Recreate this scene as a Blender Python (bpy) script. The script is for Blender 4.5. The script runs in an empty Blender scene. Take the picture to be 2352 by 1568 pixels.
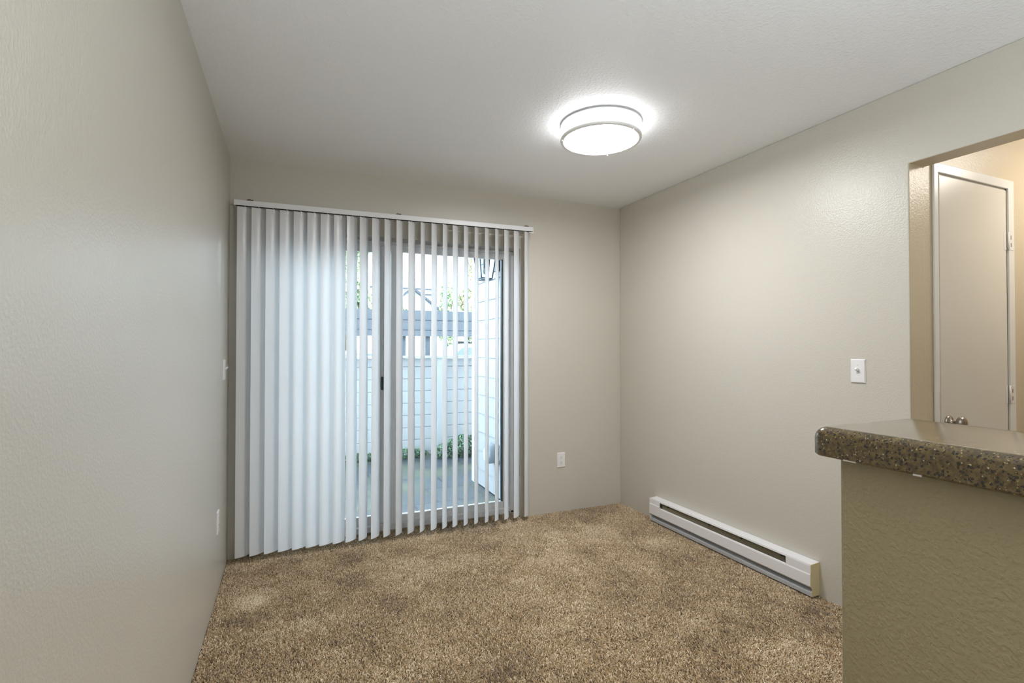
import bpy, bmesh, math, random
import numpy as np
from mathutils import Vector, Matrix

random.seed(7)
rng = np.random.default_rng(7)
sc = bpy.context.scene
COL = sc.collection
PI = math.pi

# ---------------------------------------------------------------- camera
D, W, H = 3.512, 2.853, 2.44            # back wall y, right wall x, ceiling z
F_PX, YAW, PITCH, ROLL = 1166.23, 0.4103151, 0.0121824, 0.0003483
CX, CZ = 0.34571, 1.27794
fw = Vector((math.sin(YAW)*math.cos(PITCH), math.cos(YAW)*math.cos(PITCH), math.sin(PITCH)))
r0 = Vector((math.cos(YAW), -math.sin(YAW), 0)); u0 = r0.cross(fw)
rt = r0*math.cos(ROLL) + u0*math.sin(ROLL); up = rt.cross(fw)
cam_d = bpy.data.cameras.new('camera'); cam = bpy.data.objects.new('camera', cam_d); COL.objects.link(cam)
cam.matrix_world = Matrix(((rt.x, up.x, -fw.x, CX), (rt.y, up.y, -fw.y, 0), (rt.z, up.z, -fw.z, CZ), (0, 0, 0, 1)))
cam_d.sensor_width = 36; cam_d.lens = 36*F_PX/2352; cam_d.clip_start = 0.02; cam_d.clip_end = 300
sc.camera = cam

# ---------------------------------------------------------------- world, sun, exposure
SKY = 10.0; SUN = 6.0
LAMP_BOTTOM, LAMP_SIDE = 82.0, 9.0
FILL_UPLIGHT, WARM_FILL, HALL = 350.0, 12.0, 34.0
wd = bpy.data.worlds.new('sky'); sc.world = wd; wd.use_nodes = True
bg = wd.node_tree.nodes['Background']; bg.inputs[0].default_value = (0.82, 0.91, 1.0, 1); bg.inputs[1].default_value = SKY
sun_d = bpy.data.lights.new('sun', 'SUN'); sun_d.energy = SUN; sun_d.angle = math.radians(8); sun_d.color = (1, 0.95, 0.86)
sun = bpy.data.objects.new('sun', sun_d); COL.objects.link(sun)
sun.rotation_euler = (math.radians(50), 0, math.radians(12))     # comes from behind the building, over its roof
sc.view_settings.view_transform = 'Standard'; sc.view_settings.look = 'None'
sc.view_settings.exposure = 0.0; sc.view_settings.gamma = 1.0; sc.view_settings.use_curve_mapping = False
sc.cycles.use_denoising = True
sc.cycles.max_bounces = 12; sc.cycles.diffuse_bounces = 7; sc.cycles.transparent_max_bounces = 24
sc.cycles.sample_clamp_indirect = 6.0
sc.cycles.caustics_reflective = False; sc.cycles.caustics_refractive = False

# ---------------------------------------------------------------- materials
def srgb(r, g, b):
    f = lambda c: (c/255/12.92) if c/255 <= 0.04045 else ((c/255+0.055)/1.055)**2.4
    return (f(r), f(g), f(b), 1)

def mat(name, col, rough=0.5, metal=0.0, spec=0.5, coat=0.0):
    m = bpy.data.materials.new(name); m.use_nodes = True
    b = m.node_tree.nodes['Principled BSDF']
    b.inputs['Base Color'].default_value = col; b.inputs['Roughness'].default_value = rough
    b.inputs['Metallic'].default_value = metal; b.inputs['Specular IOR Level'].default_value = spec
    b.inputs['Coat Weight'].default_value = coat
    return m

def nodes(m): return m.node_tree.nodes, m.node_tree.links, m.node_tree.nodes['Principled BSDF']

def add_bump(m, scale, dist, strength=1.0, detail=2.0, coord='Object', lo=None, hi=None, stretch=None):
    n, l, b = nodes(m)
    tc = n.new('ShaderNodeTexCoord'); nz = n.new('ShaderNodeTexNoise'); bp = n.new('ShaderNodeBump')
    nz.inputs['Scale'].default_value = scale; nz.inputs['Detail'].default_value = detail
    src = tc.outputs[coord]
    if stretch:
        mp = n.new('ShaderNodeMapping'); mp.inputs['Scale'].default_value = stretch
        l.new(src, mp.inputs['Vector']); src = mp.outputs['Vector']
    l.new(src, nz.inputs['Vector'])
    out = nz.outputs['Fac']
    if lo is not None:
        mr = n.new('ShaderNodeMapRange'); mr.interpolation_type = 'SMOOTHSTEP'
        mr.inputs['From Min'].default_value = lo; mr.inputs['From Max'].default_value = hi
        l.new(out, mr.inputs['Value']); out = mr.outputs['Result']
    l.new(out, bp.inputs['Height']); bp.inputs['Distance'].default_value = dist; bp.inputs['Strength'].default_value = strength
    l.new(bp.outputs['Normal'], b.inputs['Normal'])
    return m

def add_noise_color(m, c1, c2, scale, detail=3, lo=0.35, hi=0.65, coord='Object'):
    n, l, b = nodes(m)
    tc = n.new('ShaderNodeTexCoord'); nz = n.new('ShaderNodeTexNoise'); cr = n.new('ShaderNodeValToRGB')
    nz.inputs['Scale'].default_value = scale; nz.inputs['Detail'].default_value = detail
    l.new(tc.outputs[coord], nz.inputs['Vector']); l.new(nz.outputs['Fac'], cr.inputs['Fac'])
    cr.color_ramp.elements[0].position = lo; cr.color_ramp.elements[0].color = c1
    cr.color_ramp.elements[1].position = hi; cr.color_ramp.elements[1].color = c2
    l.new(cr.outputs['Color'], b.inputs['Base Color'])
    return m

WALLC = (0.57, 0.54, 0.475, 1)
M = {}
M['wall'] = add_bump(mat('orange_peel_wall_paint', WALLC, 0.33, spec=0.45), 135, 0.0010, 0.32, 2.5, lo=0.35, hi=0.7)
M['ceiling'] = add_bump(mat('textured_ceiling_paint', (0.86, 0.87, 0.88, 1), 0.55, spec=0.4), 85, 0.0015, 0.5, 3, lo=0.4, hi=0.7)
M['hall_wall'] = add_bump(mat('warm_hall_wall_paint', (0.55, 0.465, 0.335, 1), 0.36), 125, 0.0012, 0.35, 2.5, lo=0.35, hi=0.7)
M['floor'] = mat('carpet_backing', (0.16, 0.105, 0.055, 1), 0.95, spec=0.1)
M['white_enamel'] = mat('white_enamel', (0.80, 0.79, 0.80, 1), 0.32)
M['heater_end'] = mat('beige_painted_steel', (0.66, 0.56, 0.34, 1), 0.45)
M['white_plastic'] = mat('white_plastic', (0.80, 0.79, 0.80, 1), 0.3)
M['grey_enamel'] = mat('mid_grey_enamel', (0.50, 0.51, 0.53, 1), 0.35)  # one even mid grey for minor parts
M['dark'] = mat('dark_slot', (0.015, 0.014, 0.012, 1), 0.7)
M['fin'] = mat('aluminium_fins', (0.50, 0.45, 0.33, 1), 0.5, metal=0.2)
M['vinyl'] = mat('white_vinyl_frame', (0.90, 0.92, 0.94, 1), 0.3)
M['rail'] = mat('white_headrail', (0.72, 0.72, 0.73, 1), 0.35)
M['gasket'] = mat('dark_blue_grey_gasket', (0.035, 0.06, 0.085, 1), 0.5)
M['nickel'] = mat('satin_nickel', (0.86, 0.86, 0.85, 1), 0.4, metal=0.1)
M['brushed'] = mat('brushed_nickel_knob', (0.36, 0.32, 0.28, 1), 0.28, metal=0.95)
M['bronze'] = mat('dark_bronze_clip', (0.06, 0.045, 0.03, 1), 0.45, metal=0.5)
M['door_paint'] = mat('semi_gloss_door_paint', (0.66, 0.62, 0.55, 1), 0.3)
M['trim'] = mat('white_trim_paint', (0.72, 0.70, 0.66, 1), 0.3)

def emission(name, col, s):
    m = bpy.data.materials.new(name); m.use_nodes = True
    n = m.node_tree.nodes; l = m.node_tree.links; n.clear()
    e = n.new('ShaderNodeEmission'); o = n.new('ShaderNodeOutputMaterial')
    e.inputs[0].default_value = col; e.inputs[1].default_value = s; l.new(e.outputs[0], o.inputs[0])
    return m
M['lamp_bottom'] = emission('lit_diffuser_bottom', (0.97, 0.98, 1.0, 1), LAMP_BOTTOM)
M['lamp_side'] = emission('lit_diffuser_side', (0.97, 0.98, 1.0, 1), LAMP_SIDE)

# translucent pvc vane
def vane_mat():
    m = bpy.data.materials.new('translucent_white_pvc'); m.use_nodes = True
    n = m.node_tree.nodes; l = m.node_tree.links; n.clear()
    o = n.new('ShaderNodeOutputMaterial'); d = n.new('ShaderNodeBsdfDiffuse'); t = n.new('ShaderNodeBsdfTranslucent')
    g = n.new('ShaderNodeBsdfGlossy'); m1 = n.new('ShaderNodeMixShader'); m2 = n.new('ShaderNodeMixShader'); fr = n.new('ShaderNodeFresnel')
    d.inputs[0].default_value = (0.80, 0.79, 0.79, 1); t.inputs[0].default_value = (0.94, 0.95, 0.97, 1)
    g.inputs['Roughness'].default_value = 0.28; fr.inputs[0].default_value = 1.45
    m1.inputs[0].default_value = 0.36
    l.new(d.outputs[0], m1.inputs[1]); l.new(t.outputs[0], m1.inputs[2])
    l.new(fr.outputs[0], m2.inputs[0]); l.new(m1.outputs[0], m2.inputs[1]); l.new(g.outputs[0], m2.inputs[2])
    l.new(m2.outputs[0], o.inputs[0])
    return m
M['vane'] = vane_mat()

def glass_mat(name='window_glass', tint=(0.90, 0.96, 0.98, 1)):
    m = bpy.data.materials.new(name); m.use_nodes = True
    n = m.node_tree.nodes; l = m.node_tree.links; n.clear()
    o = n.new('ShaderNodeOutputMaterial'); t = n.new('ShaderNodeBsdfTransparent'); g = n.new('ShaderNodeBsdfGlossy')
    mx = n.new('ShaderNodeMixShader'); fr = n.new('ShaderNodeFresnel')
    t.inputs[0].default_value = tint; g.inputs['Roughness'].default_value = 0.0; fr.inputs[0].default_value = 1.45
    l.new(fr.outputs[0], mx.inputs[0]); l.new(t.outputs[0], mx.inputs[1]); l.new(g.outputs[0], mx.inputs[2]); l.new(mx.outputs[0], o.inputs[0])
    return m
M['glass'] = glass_mat()

# speckled counter: brown ground, cells of black, ochre and cream
def counter_mat():
    m = mat('speckled_brown_solid_surface', (0.2, 0.15, 0.06, 1), 0.15, spec=0.6, coat=0.65)
    m.node_tree.nodes['Principled BSDF'].inputs['Coat Roughness'].default_value = 0.16
    n, l, b = nodes(m)
    tc = n.new('ShaderNodeTexCoord')
    nz = n.new('ShaderNodeTexNoise'); nz.inputs['Scale'].default_value = 90; nz.inputs['Detail'].default_value = 3
    l.new(tc.outputs['Object'], nz.inputs['Vector'])
    base = n.new('ShaderNodeValToRGB'); l.new(nz.outputs['Fac'], base.inputs['Fac'])
    base.color_ramp.elements[0].position = 0.38; base.color_ramp.elements[0].color = (0.072, 0.045, 0.014, 1)
    base.color_ramp.elements[1].position = 0.62; base.color_ramp.elements[1].color = (0.14, 0.098, 0.032, 1)
    cur = base.outputs['Color']
    for (scale, thr, dist, col) in ((170, 0.40, 0.40, (0.010, 0.007, 0.006, 1)), (240, 0.40, 0.40, (0.014, 0.009, 0.007, 1)),
                                    (260, 0.14, 0.36, (0.36, 0.27, 0.10, 1)), (210, 0.045, 0.30, (0.50, 0.44, 0.30, 1)), (300, 0.2, 0.35, (0.08, 0.04, 0.025, 1))):
        v = n.new('ShaderNodeTexVoronoi'); v.inputs['Scale'].default_value = scale; v.inputs['Randomness'].default_value = 1.0
        mp = n.new('ShaderNodeMapping'); mp.inputs['Location'].default_value = (scale*0.37, scale*0.11, scale*0.23)
        nd = n.new('ShaderNodeTexNoise'); nd.inputs['Scale'].default_value = scale*1.2
        ad = n.new('ShaderNodeVectorMath'); ad.operation = 'MULTIPLY_ADD'; ad.inputs[1].default_value = (0.004,)*3
        l.new(tc.outputs['Object'], nd.inputs['Vector']); l.new(nd.outputs['Color'], ad.inputs[0]); l.new(tc.outputs['Object'], ad.inputs[2])
        l.new(ad.outputs[0], mp.inputs['Vector']); l.new(mp.outputs[0], v.inputs['Vector'])
        sp = n.new('ShaderNodeSeparateColor'); l.new(v.outputs['Color'], sp.inputs[0])
        c1 = n.new('ShaderNodeMath'); c1.operation = 'LESS_THAN'; c1.inputs[1].default_value = thr; l.new(sp.outputs[0], c1.inputs[0])
        c2 = n.new('ShaderNodeMath'); c2.operation = 'LESS_THAN'; c2.inputs[1].default_value = dist; l.new(v.outputs['Distance'], c2.inputs[0])
        mu = n.new('ShaderNodeMath'); mu.operation = 'MULTIPLY'; l.new(c1.outputs[0], mu.inputs[0]); l.new(c2.outputs[0], mu.inputs[1])
        mx = n.new('ShaderNodeMix'); mx.data_type = 'RGBA'
        l.new(mu.outputs[0], mx.inputs[0]); l.new(cur, mx.inputs[6]); mx.inputs[7].default_value = col
        cur = mx.outputs[2]
    l.new(cur, b.inputs['Base Color'])
    return m
M['counter'] = counter_mat()

# outdoors
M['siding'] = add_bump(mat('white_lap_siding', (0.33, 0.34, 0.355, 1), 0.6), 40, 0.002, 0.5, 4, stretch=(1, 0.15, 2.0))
M['fence'] = add_bump(mat('white_painted_fence', (0.55, 0.56, 0.57, 1), 0.6), 30, 0.002, 0.4, 4, stretch=(0.2, 1, 2))
M['lantern'] = mat('dark_blue_grey_metal', (0.03, 0.05, 0.075, 1), 0.4, metal=0.3)
M['vent'] = mat('light_grey_vent_plastic', (0.24, 0.27, 0.30, 1), 0.4)
M['carport'] = add_bump(mat('slate_blue_metal', (0.019, 0.029, 0.042, 1), 0.5), 3, 0.003, 0.3)
M['slate_rib'] = mat('pale_slate_rib', (0.036, 0.05, 0.067, 1), 0.5)
M['carport_post'] = mat('dark_slate_post', (0.02, 0.034, 0.05, 1), 0.5)
M['car_white'] = mat('white_car_paint', (0.80, 0.81, 0.82, 1), 0.15, coat=0.5)
M['car_glass'] = mat('dark_car_glass', (0.06, 0.09, 0.12, 1), 0.05)
M['tyre'] = mat('black_tyre', (0.02, 0.02, 0.02, 1), 0.8)
M['roof'] = add_noise_color(mat('pale_grey_shingle', (0.4, 0.42, 0.45, 1), 0.9), (0.085, 0.09, 0.10, 1), (0.115, 0.12, 0.135, 1), 6)
M['rake'] = mat('blue_grey_trim', (0.045, 0.055, 0.075, 1), 0.6)
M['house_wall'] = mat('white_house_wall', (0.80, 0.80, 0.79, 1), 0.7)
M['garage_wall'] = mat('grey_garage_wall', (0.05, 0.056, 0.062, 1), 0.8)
M['bark'] = mat('bark', (0.12, 0.09, 0.06, 1), 0.9)
M['asphalt'] = add_noise_color(mat('asphalt', (0.1, 0.1, 0.11, 1), 0.9), (0.07, 0.075, 0.085, 1), (0.11, 0.115, 0.12, 1), 8)

def leaf_mat(name, cols, scale):
    m = bpy.data.materials.new(name); m.use_nodes = True
    n = m.node_tree.nodes; l = m.node_tree.links; b = n['Principled BSDF']
    gi = n.new('ShaderNodeTexCoord'); nz = n.new('ShaderNodeTexNoise'); nz.inputs['Scale'].default_value = scale; nz.inputs['Detail'].default_value = 2
    cr = n.new('ShaderNodeValToRGB'); l.new(gi.outputs['Object'], nz.inputs['Vector']); l.new(nz.outputs['Fac'], cr.inputs['Fac'])
    cr.color_ramp.elements[0].position = 0.3; cr.color_ramp.elements[0].color = cols[0]
    cr.color_ramp.elements[1].position = 0.7; cr.color_ramp.elements[1].color = cols[-1]
    for i, c in enumerate(cols[1:-1]):
        e = cr.color_ramp.elements.new(0.3 + 0.4*(i+1)/(len(cols)-1)); e.color = c
    l.new(cr.outputs['Color'], b.inputs['Base Color']); b.inputs['Roughness'].default_value = 0.6
    return m
M['leaf_pale'] = leaf_mat('pale_green_leaves', [(0.22, 0.36, 0.20, 1), (0.55, 0.66, 0.42, 1), (0.74, 0.78, 0.58, 1)], 3)
M['leaf_autumn'] = leaf_mat('turning_leaves', [(0.24, 0.36, 0.18, 1), (0.66, 0.66, 0.46, 1), (0.72, 0.52, 0.38, 1)], 2.5)
M['ivy'] = leaf_mat('dark_ivy_leaves', [(0.05, 0.11, 0.07, 1), (0.10, 0.20, 0.11, 1), (0.22, 0.33, 0.2, 1)], 25)
M['red_flower'] = mat('red_petals', (0.75, 0.10, 0.08, 1), 0.6)

def paver_mat():
    m = mat('grey_slate_pavers', (0.1, 0.12, 0.14, 1), 0.38)
    n, l, b = nodes(m)
    tc = n.new('ShaderNodeTexCoord')
    br = n.new('ShaderNodeTexBrick'); br.offset = 0.5; br.inputs['Scale'].default_value = 1.0
    br.inputs['Brick Width'].default_value = 0.45; br.inputs['Row Height'].default_value = 0.45; br.inputs['Mortar Size'].default_value = 0.010
    br.inputs['Color1'].default_value = (0.036, 0.046, 0.057, 1); br.inputs['Color2'].default_value = (0.050, 0.062, 0.075, 1); br.inputs['Mortar'].default_value = (0.012, 0.014, 0.016, 1)
    nz = n.new('ShaderNodeTexNoise'); nz.inputs['Scale'].default_value = 2.2; nz.inputs['Detail'].default_value = 6
    cr = n.new('ShaderNodeValToRGB'); cr.color_ramp.elements[0].position = 0.42; cr.color_ramp.elements[1].position = 0.66
    mx = n.new('ShaderNodeMix'); mx.data_type = 'RGBA'; mx.inputs[7].default_value = (0.085, 0.10, 0.062, 1)
    l.new(tc.outputs['Object'], br.inputs['Vector']); l.new(tc.outputs['Object'], nz.inputs['Vector']); l.new(nz.outputs['Fac'], cr.inputs['Fac'])
    l.new(cr.outputs['Color'], mx.inputs[0]); l.new(br.outputs['Color'], mx.inputs[6]); l.new(mx.outputs[2], b.inputs['Base Color'])
    return m
M['paver'] = paver_mat()

# ---------------------------------------------------------------- mesh helpers
def bm_box(bm, x0, x1, y0, y1, z0, z1, mtx=None):
    vs = [bm.verts.new((x, y, z)) for z in (z0, z1) for y in (y0, y1) for x in (x0, x1)]
    if mtx is not None:
        for v in vs: v.co = mtx @ v.co
    for f in ((0, 2, 3, 1), (4, 5, 7, 6), (0, 1, 5, 4), (2, 6, 7, 3), (0, 4, 6, 2), (1, 3, 7, 5)):
        bm.faces.new([vs[i] for i in f])

def bm_prism(bm, pts, axis, a0, a1):
    """pts: 2-D outline; axis 'x','y','z' = extrusion axis"""
    def P(p, a):
        return {'x': (a, p[0], p[1]), 'y': (p[0], a, p[1]), 'z': (p[0], p[1], a)}[axis]
    A = [bm.verts.new(P(p, a0)) for p in pts]; B = [bm.verts.new(P(p, a1)) for p in pts]
    n = len(pts)
    bm.faces.new(A); bm.faces.new(B[::-1])
    for i in range(n): bm.faces.new((A[i], B[i], B[(i+1) % n], A[(i+1) % n]))

def bm_lathe(bm, prof, c=(0, 0, 0), seg=64, axis='z', caps=True):
    rings = []
    for r, h in prof:
        ring = []
        for i in range(seg):
            a = 2*PI*i/seg; p = (r*math.cos(a), r*math.sin(a), h)
            if axis == 'x': p = (p[2], p[0], p[1])
            if axis == 'y': p = (p[0], p[2], p[1])
            ring.append(bm.verts.new((c[0]+p[0], c[1]+p[1], c[2]+p[2])))
        rings.append(ring)
    for a, b in zip(rings[:-1], rings[1:]):
        for i in range(seg): bm.faces.new((a[i], a[(i+1) % seg], b[(i+1) % seg], b[i]))
    if caps:
        if prof[0][0] > 1e-6: bm.faces.new(rings[0][::-1])
        if prof[-1][0] > 1e-6: bm.faces.new(rings[-1])

def bm_tube(bm, p0, p1, r, seg=10, r1=None):
    p0 = Vector(p0); p1 = Vector(p1); d = (p1-p0).normalized(); r1 = r if r1 is None else r1
    q = d.to_track_quat('Z', 'Y').to_matrix()
    A = [bm.verts.new(p0 + q @ Vector((r*math.cos(2*PI*i/seg), r*math.sin(2*PI*i/seg), 0))) for i in range(seg)]
    B = [bm.verts.new(p1 + q @ Vector((r1*math.cos(2*PI*i/seg), r1*math.sin(2*PI*i/seg), 0))) for i in range(seg)]
    for i in range(seg): bm.faces.new((A[i], A[(i+1) % seg], B[(i+1) % seg], B[i]))
    bm.faces.new(A[::-1]); bm.faces.new(B)

def obj(name, bm, m, parent=None, bevel=0, smooth=False, seg=2):
    bmesh.ops.recalc_face_normals(bm, faces=bm.faces)
    me = bpy.data.meshes.new(name); bm.to_mesh(me); bm.free()
    me.materials.append(m)
    o = bpy.data.objects.new(name, me); COL.objects.link(o)
    if parent is not None:
        o.parent = parent; o.matrix_parent_inverse = parent_world(parent).inverted()
    if smooth:
        me.polygons.foreach_set('use_smooth', [True]*len(me.polygons))
    if bevel:
        b = o.modifiers.new('bevel', 'BEVEL'); b.width = bevel; b.segments = seg; b.limit_method = 'ANGLE'; b.angle_limit = math.radians(40)
        if not smooth: pass
    return o

def parent_world(p):
    m = p.matrix_basis.copy()
    if p.parent: m = parent_world(p.parent) @ p.matrix_parent_inverse @ m
    return m

def box(name, b, m, parent=None, bevel=0):
    bm = bmesh.new(); bm_box(bm, *b); return obj(name, bm, m, parent, bevel)

def empty(name, loc):
    o = bpy.data.objects.new(name, None); COL.objects.link(o); o.location = loc; o.empty_display_size = 0.1; return o

def tag(o, label, cat, group=None, kind=None):
    o['label'] = label; o['category'] = cat
    if group: o['group'] = group
    if kind: o['kind'] = kind
    return o

def np_mesh(name, verts, faces_flat, nside, m, parent=None, attr=None):
    me = bpy.data.meshes.new(name)
    nf = len(faces_flat)//nside
    me.vertices.add(len(verts)); me.vertices.foreach_set('co', np.asarray(verts, dtype=np.float32).ravel())
    me.loops.add(len(faces_flat)); me.loops.foreach_set('vertex_index', np.asarray(faces_flat, dtype=np.int32))
    me.polygons.add(nf); me.polygons.foreach_set('loop_start', np.arange(0, nf*nside, nside, dtype=np.int32))
    if attr is not None:
        a = me.attributes.new(attr[0], 'FLOAT', 'POINT'); a.data.foreach_set('value', np.asarray(attr[1], dtype=np.float32))
    me.update(calc_edges=True); me.materials.append(m)
    o = bpy.data.objects.new(name, me); COL.objects.link(o)
    if parent is not None:
        o.parent = parent; o.matrix_parent_inverse = parent_world(parent).inverted()
    return o

# ================================================================ ROOM SHELL
XE, YS = 4.75, -2.6                     # far hall wall, wall behind the camera
JY = 1.355                              # jamb of the wide opening in the right wall
HZ = 2.095                              # its head
OX0, OX1, OZ = 0.105, 1.942, 2.030      # patio door opening in the back wall
WT = 0.117

floor = box('floor', (-0.1, XE+0.1, YS-0.1, 3.64, -0.12, -0.010), M['floor'])
tag(floor, 'floor slab under the brown carpet', 'floor', kind='structure')
ceil = box('ceiling', (-0.1, XE+0.1, YS-0.1, 3.80, H, H+0.12), M['ceiling'])
tag(ceil, 'off white textured ceiling with a round lamp', 'ceiling', kind='structure')
wl = box('wall_left', (-0.12, 0, YS, 3.80, -0.12, H), M['wall'])
tag(wl, 'satin off white textured wall filling the left of the view', 'wall', kind='structure')
bm = bmesh.new()
OB = -0.12
bm_box(bm, 0, OX0, D, 3.78, OB, H); bm_box(bm, OX1, W+WT, D, 3.78, OB, H); bm_box(bm, OX0, OX1, D, 3.78, OZ, H)
wb = obj('wall_back', bm, M['wall']); tag(wb, 'beige wall around the sliding patio door', 'wall', kind='structure')
bm = bmesh.new()
bm_prism(bm, [(JY, -0.12), (D, -0.12), (D, H), (-0.9, H), (-0.9, HZ), (JY, HZ)], 'x', W, W+WT)
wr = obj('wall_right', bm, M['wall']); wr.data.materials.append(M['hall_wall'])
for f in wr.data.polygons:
    if (abs(f.normal.y) > 0.9 and f.center.y < 2 and f.center.y > 0) or f.normal.z < -0.9: f.material_index = 1  # jamb and soffit take the darker hall paint to stand in for shade
_b = wr.modifiers.new('bevel', 'BEVEL'); _b.width = 0.005; _b.segments = 2
tag(wr, 'beige wall with the white baseboard heater and a wide opening at its end', 'wall', kind='structure')
ws = box('wall_south', (0, XE, YS-0.12, YS, -0.12, H), M['wall']); tag(ws, 'beige wall behind the viewer', 'wall', kind='structure')
we = box('wall_hall_right', (XE, XE+0.12, YS, 1.50, -0.12, H), M['hall_wall']); tag(we, 'tan wall on the far side of the hall', 'wall', kind='structure')
# hall back wall with a door opening
HY = 1.372
DX0, DX1, DZ = 3.112, 3.700, 2.084
bm = bmesh.new()
bm_box(bm, W+WT, DX0-0.021, HY, HY+0.11, -0.12, H); bm_box(bm, DX1+0.02, XE, HY, HY+0.11, -0.12, H); bm_box(bm, DX0-0.02, DX1+0.02, HY, HY+0.11, DZ+0.02, H)
wh = obj('wall_hall_back', bm, M['hall_wall']); tag(wh, 'warm tan hall wall around the narrow closet door', 'wall', kind='structure')

# ---------------------------------------------------------------- carpet pile
def carpet_mat():
    m = mat('brown_frieze_yarn', (0.3, 0.2, 0.1, 1), 0.85, spec=0.15)
    n, l, b = nodes(m)
    at = n.new('ShaderNodeAttribute'); at.attribute_name = 'yarn'
    cr = n.new('ShaderNodeValToRGB'); l.new(at.outputs['Fac'], cr.inputs['Fac'])
    el = cr.color_ramp.elements
    el[0].position = 0.0; el[0].color = (0.105, 0.056, 0.020, 1); el[1].position = 1.0; el[1].color = (0.95, 0.82, 0.63, 1)
    e = el.new(0.5); e.color = (0.50, 0.345, 0.175, 1)
    l.new(cr.outputs['Color'], b.inputs['Base Color'])
    b.inputs['Sheen Weight'].default_value = 0.3
    return m
M['carpet'] = carpet_mat()

def smooth_noise(x, y, cell, seed):
    r = np.random.default_rng(seed); g = r.standard_normal((256, 256))
    u = x/cell; v = y/cell; i = np.floor(u).astype(int); j = np.floor(v).astype(int); a = u-i; b = v-j
    a = a*a*(3-2*a); b = b*b*(3-2*b)
    G = lambda p, q: g[p % 256, q % 256]
    return (G(i, j)*(1-a)+G(i+1, j)*a)*(1-b) + (G(i, j+1)*(1-a)+G(i+1, j+1)*a)*b

def build_carpet():
    s = 0.0050
    xs = np.arange(0.004, W-0.003, s); ys = np.arange(0.55, 3.632, s)
    X, Y = np.meshgrid(xs, ys); X = X.ravel(); Y = Y.ravel()
    keep = (Y < D-0.004) | ((X > OX0+0.006) & (X < OX1-0.006))
    X = X[keep]; Y = Y[keep]; N = len(X)
    X = X + rng.uniform(-.45, .45, N)*s; Y = Y + rng.uniform(-.45, .45, N)*s
    X = np.clip(X, 0.004, W-0.004)
    big = 0.9*smooth_noise(X, Y, 0.17, 1) + 0.55*smooth_noise(X+3, Y, 0.06, 2) + 0.9*smooth_noise(X, Y+5, 0.38, 3)   # brushed nap patches
    h = 0.0088 + rng.uniform(-.0025, .0032, N) + 0.0005*big
    ang = rng.uniform(0, 2*PI, N); lean = rng.uniform(0.0015, 0.0125, N)
    # nap: patches brushed toward or away from the room
    lx = lean*np.cos(ang); ly = lean*np.sin(ang) - 0.0030*np.clip(big, -1.6, 1.6)
    base = np.stack([X, Y, np.full(N, -0.0105)], 1)
    tip = base + np.stack([lx, ly, h], 1)
    rad = 0.0022 + rng.uniform(0, 0.0011, N); a0 = rng.uniform(0, 2*PI, N)
    tip[:, 0] = np.clip(tip[:, 0], 0.001, W-0.001)
    V = np.zeros((N, 7, 3), np.float32)
    mid = base + (tip-base)*np.array([0.35, 0.35, 0.62])
    for k in range(3):
        a = a0 + k*2*PI/3
        off = np.stack([rad*np.cos(a), rad*np.sin(a), np.zeros(N)], 1)
        V[:, k] = base + off*1.1; V[:, 3+k] = mid + off*0.95
    V[:, 6] = tip
    F = []
    for k in range(3):
        k2 = (k+1) % 3
        F += [[k, k2, 3+k2], [k, 3+k2, 3+k], [3+k, 3+k2, 6]]
    F = np.array(F).ravel()
    idx = (np.arange(N)[:, None]*7 + F[None, :]).ravel()
    yarn = np.clip(0.5 + 0.22*rng.standard_normal(N) + 0.125*big, 0, 1)
    o = np_mesh('carpet', V.reshape(-1, 3), idx, 3, M['carpet'], attr=('yarn', np.repeat(yarn, 7)))
    tag(o, 'brown flecked frieze carpet with trodden lighter patches covering the floor', 'carpet', kind='stuff')
build_carpet()

# ================================================================ PATIO DOOR (frame sits in the wall, y 3.64 to 3.76)
door1 = empty('door_1', ((OX0+OX1)/2, 3.69, 0)); tag(door1, 'white framed sliding glass patio door behind the blinds', 'sliding door', kind='structure')
FY0, FY1 = 3.640, 3.765
bm = bmesh.new()
bm_box(bm, OX0, OX0+0.026, FY0, FY1, -0.02, OZ); bm_box(bm, OX1-0.024, OX1, FY0, FY1, -0.02, OZ)
bm_box(bm, OX0+0.026, OX1-0.024, FY0, FY1, OZ-0.016, OZ)
obj('frame', bm, M['vinyl'], door1, 0.003)
bm = bmesh.new()
bm_prism(bm, [(FY0, -0.02), (FY1+0.04, -0.02), (FY1+0.04, 0.004), (3.745, 0.018), (3.71, 0.018), (3.705, 0.032), (3.70, 0.032), (3.695, 0.018), (3.665, 0.018), (3.660, 0.036), (FY0, 0.030)], 'x', OX0+0.026, OX1-0.024)
obj('threshold', bm, M['vinyl'], door1)

def sash(x0, x1, y0, y1, z0, z1, wl_, wr_, wb_, wt_, nm):
    s = empty(nm, ((x0+x1)/2, (y0+y1)/2, z0)); s.parent = door1; s.matrix_parent_inverse = parent_world(door1).inverted()
    bm = bmesh.new()
    bm_box(bm, x0, x0+wl_, y0, y1, z0, z1); bm_box(bm, x1-wr_, x1, y0, y1, z0, z1)
    bm_box(bm, x0+wl_, x1-wr_, y0, y1, z0, z0+wb_); bm_box(bm, x0+wl_, x1-wr_, y0, y1, z1-wt_, z1)
    obj('sash_frame', bm, M['vinyl'], s, 0.003)
    ym = (y0+y1)/2
    bm = bmesh.new(); g = 0.010
    bm_box(bm, x0+wl_, x0+wl_+g, y0+.004, y1-.004, z0+wb_, z1-wt_); bm_box(bm, x1-wr_-g, x1-wr_, y0+.004, y1-.004, z0+wb_, z1-wt_)
    obj('gasket', bm, M['gasket'], s)
    box('pane', (x0+wl_, x1-wr_, ym-0.002, ym+0.002, z0+wb_, z1-wt_), M['glass'], s)
    return s
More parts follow.
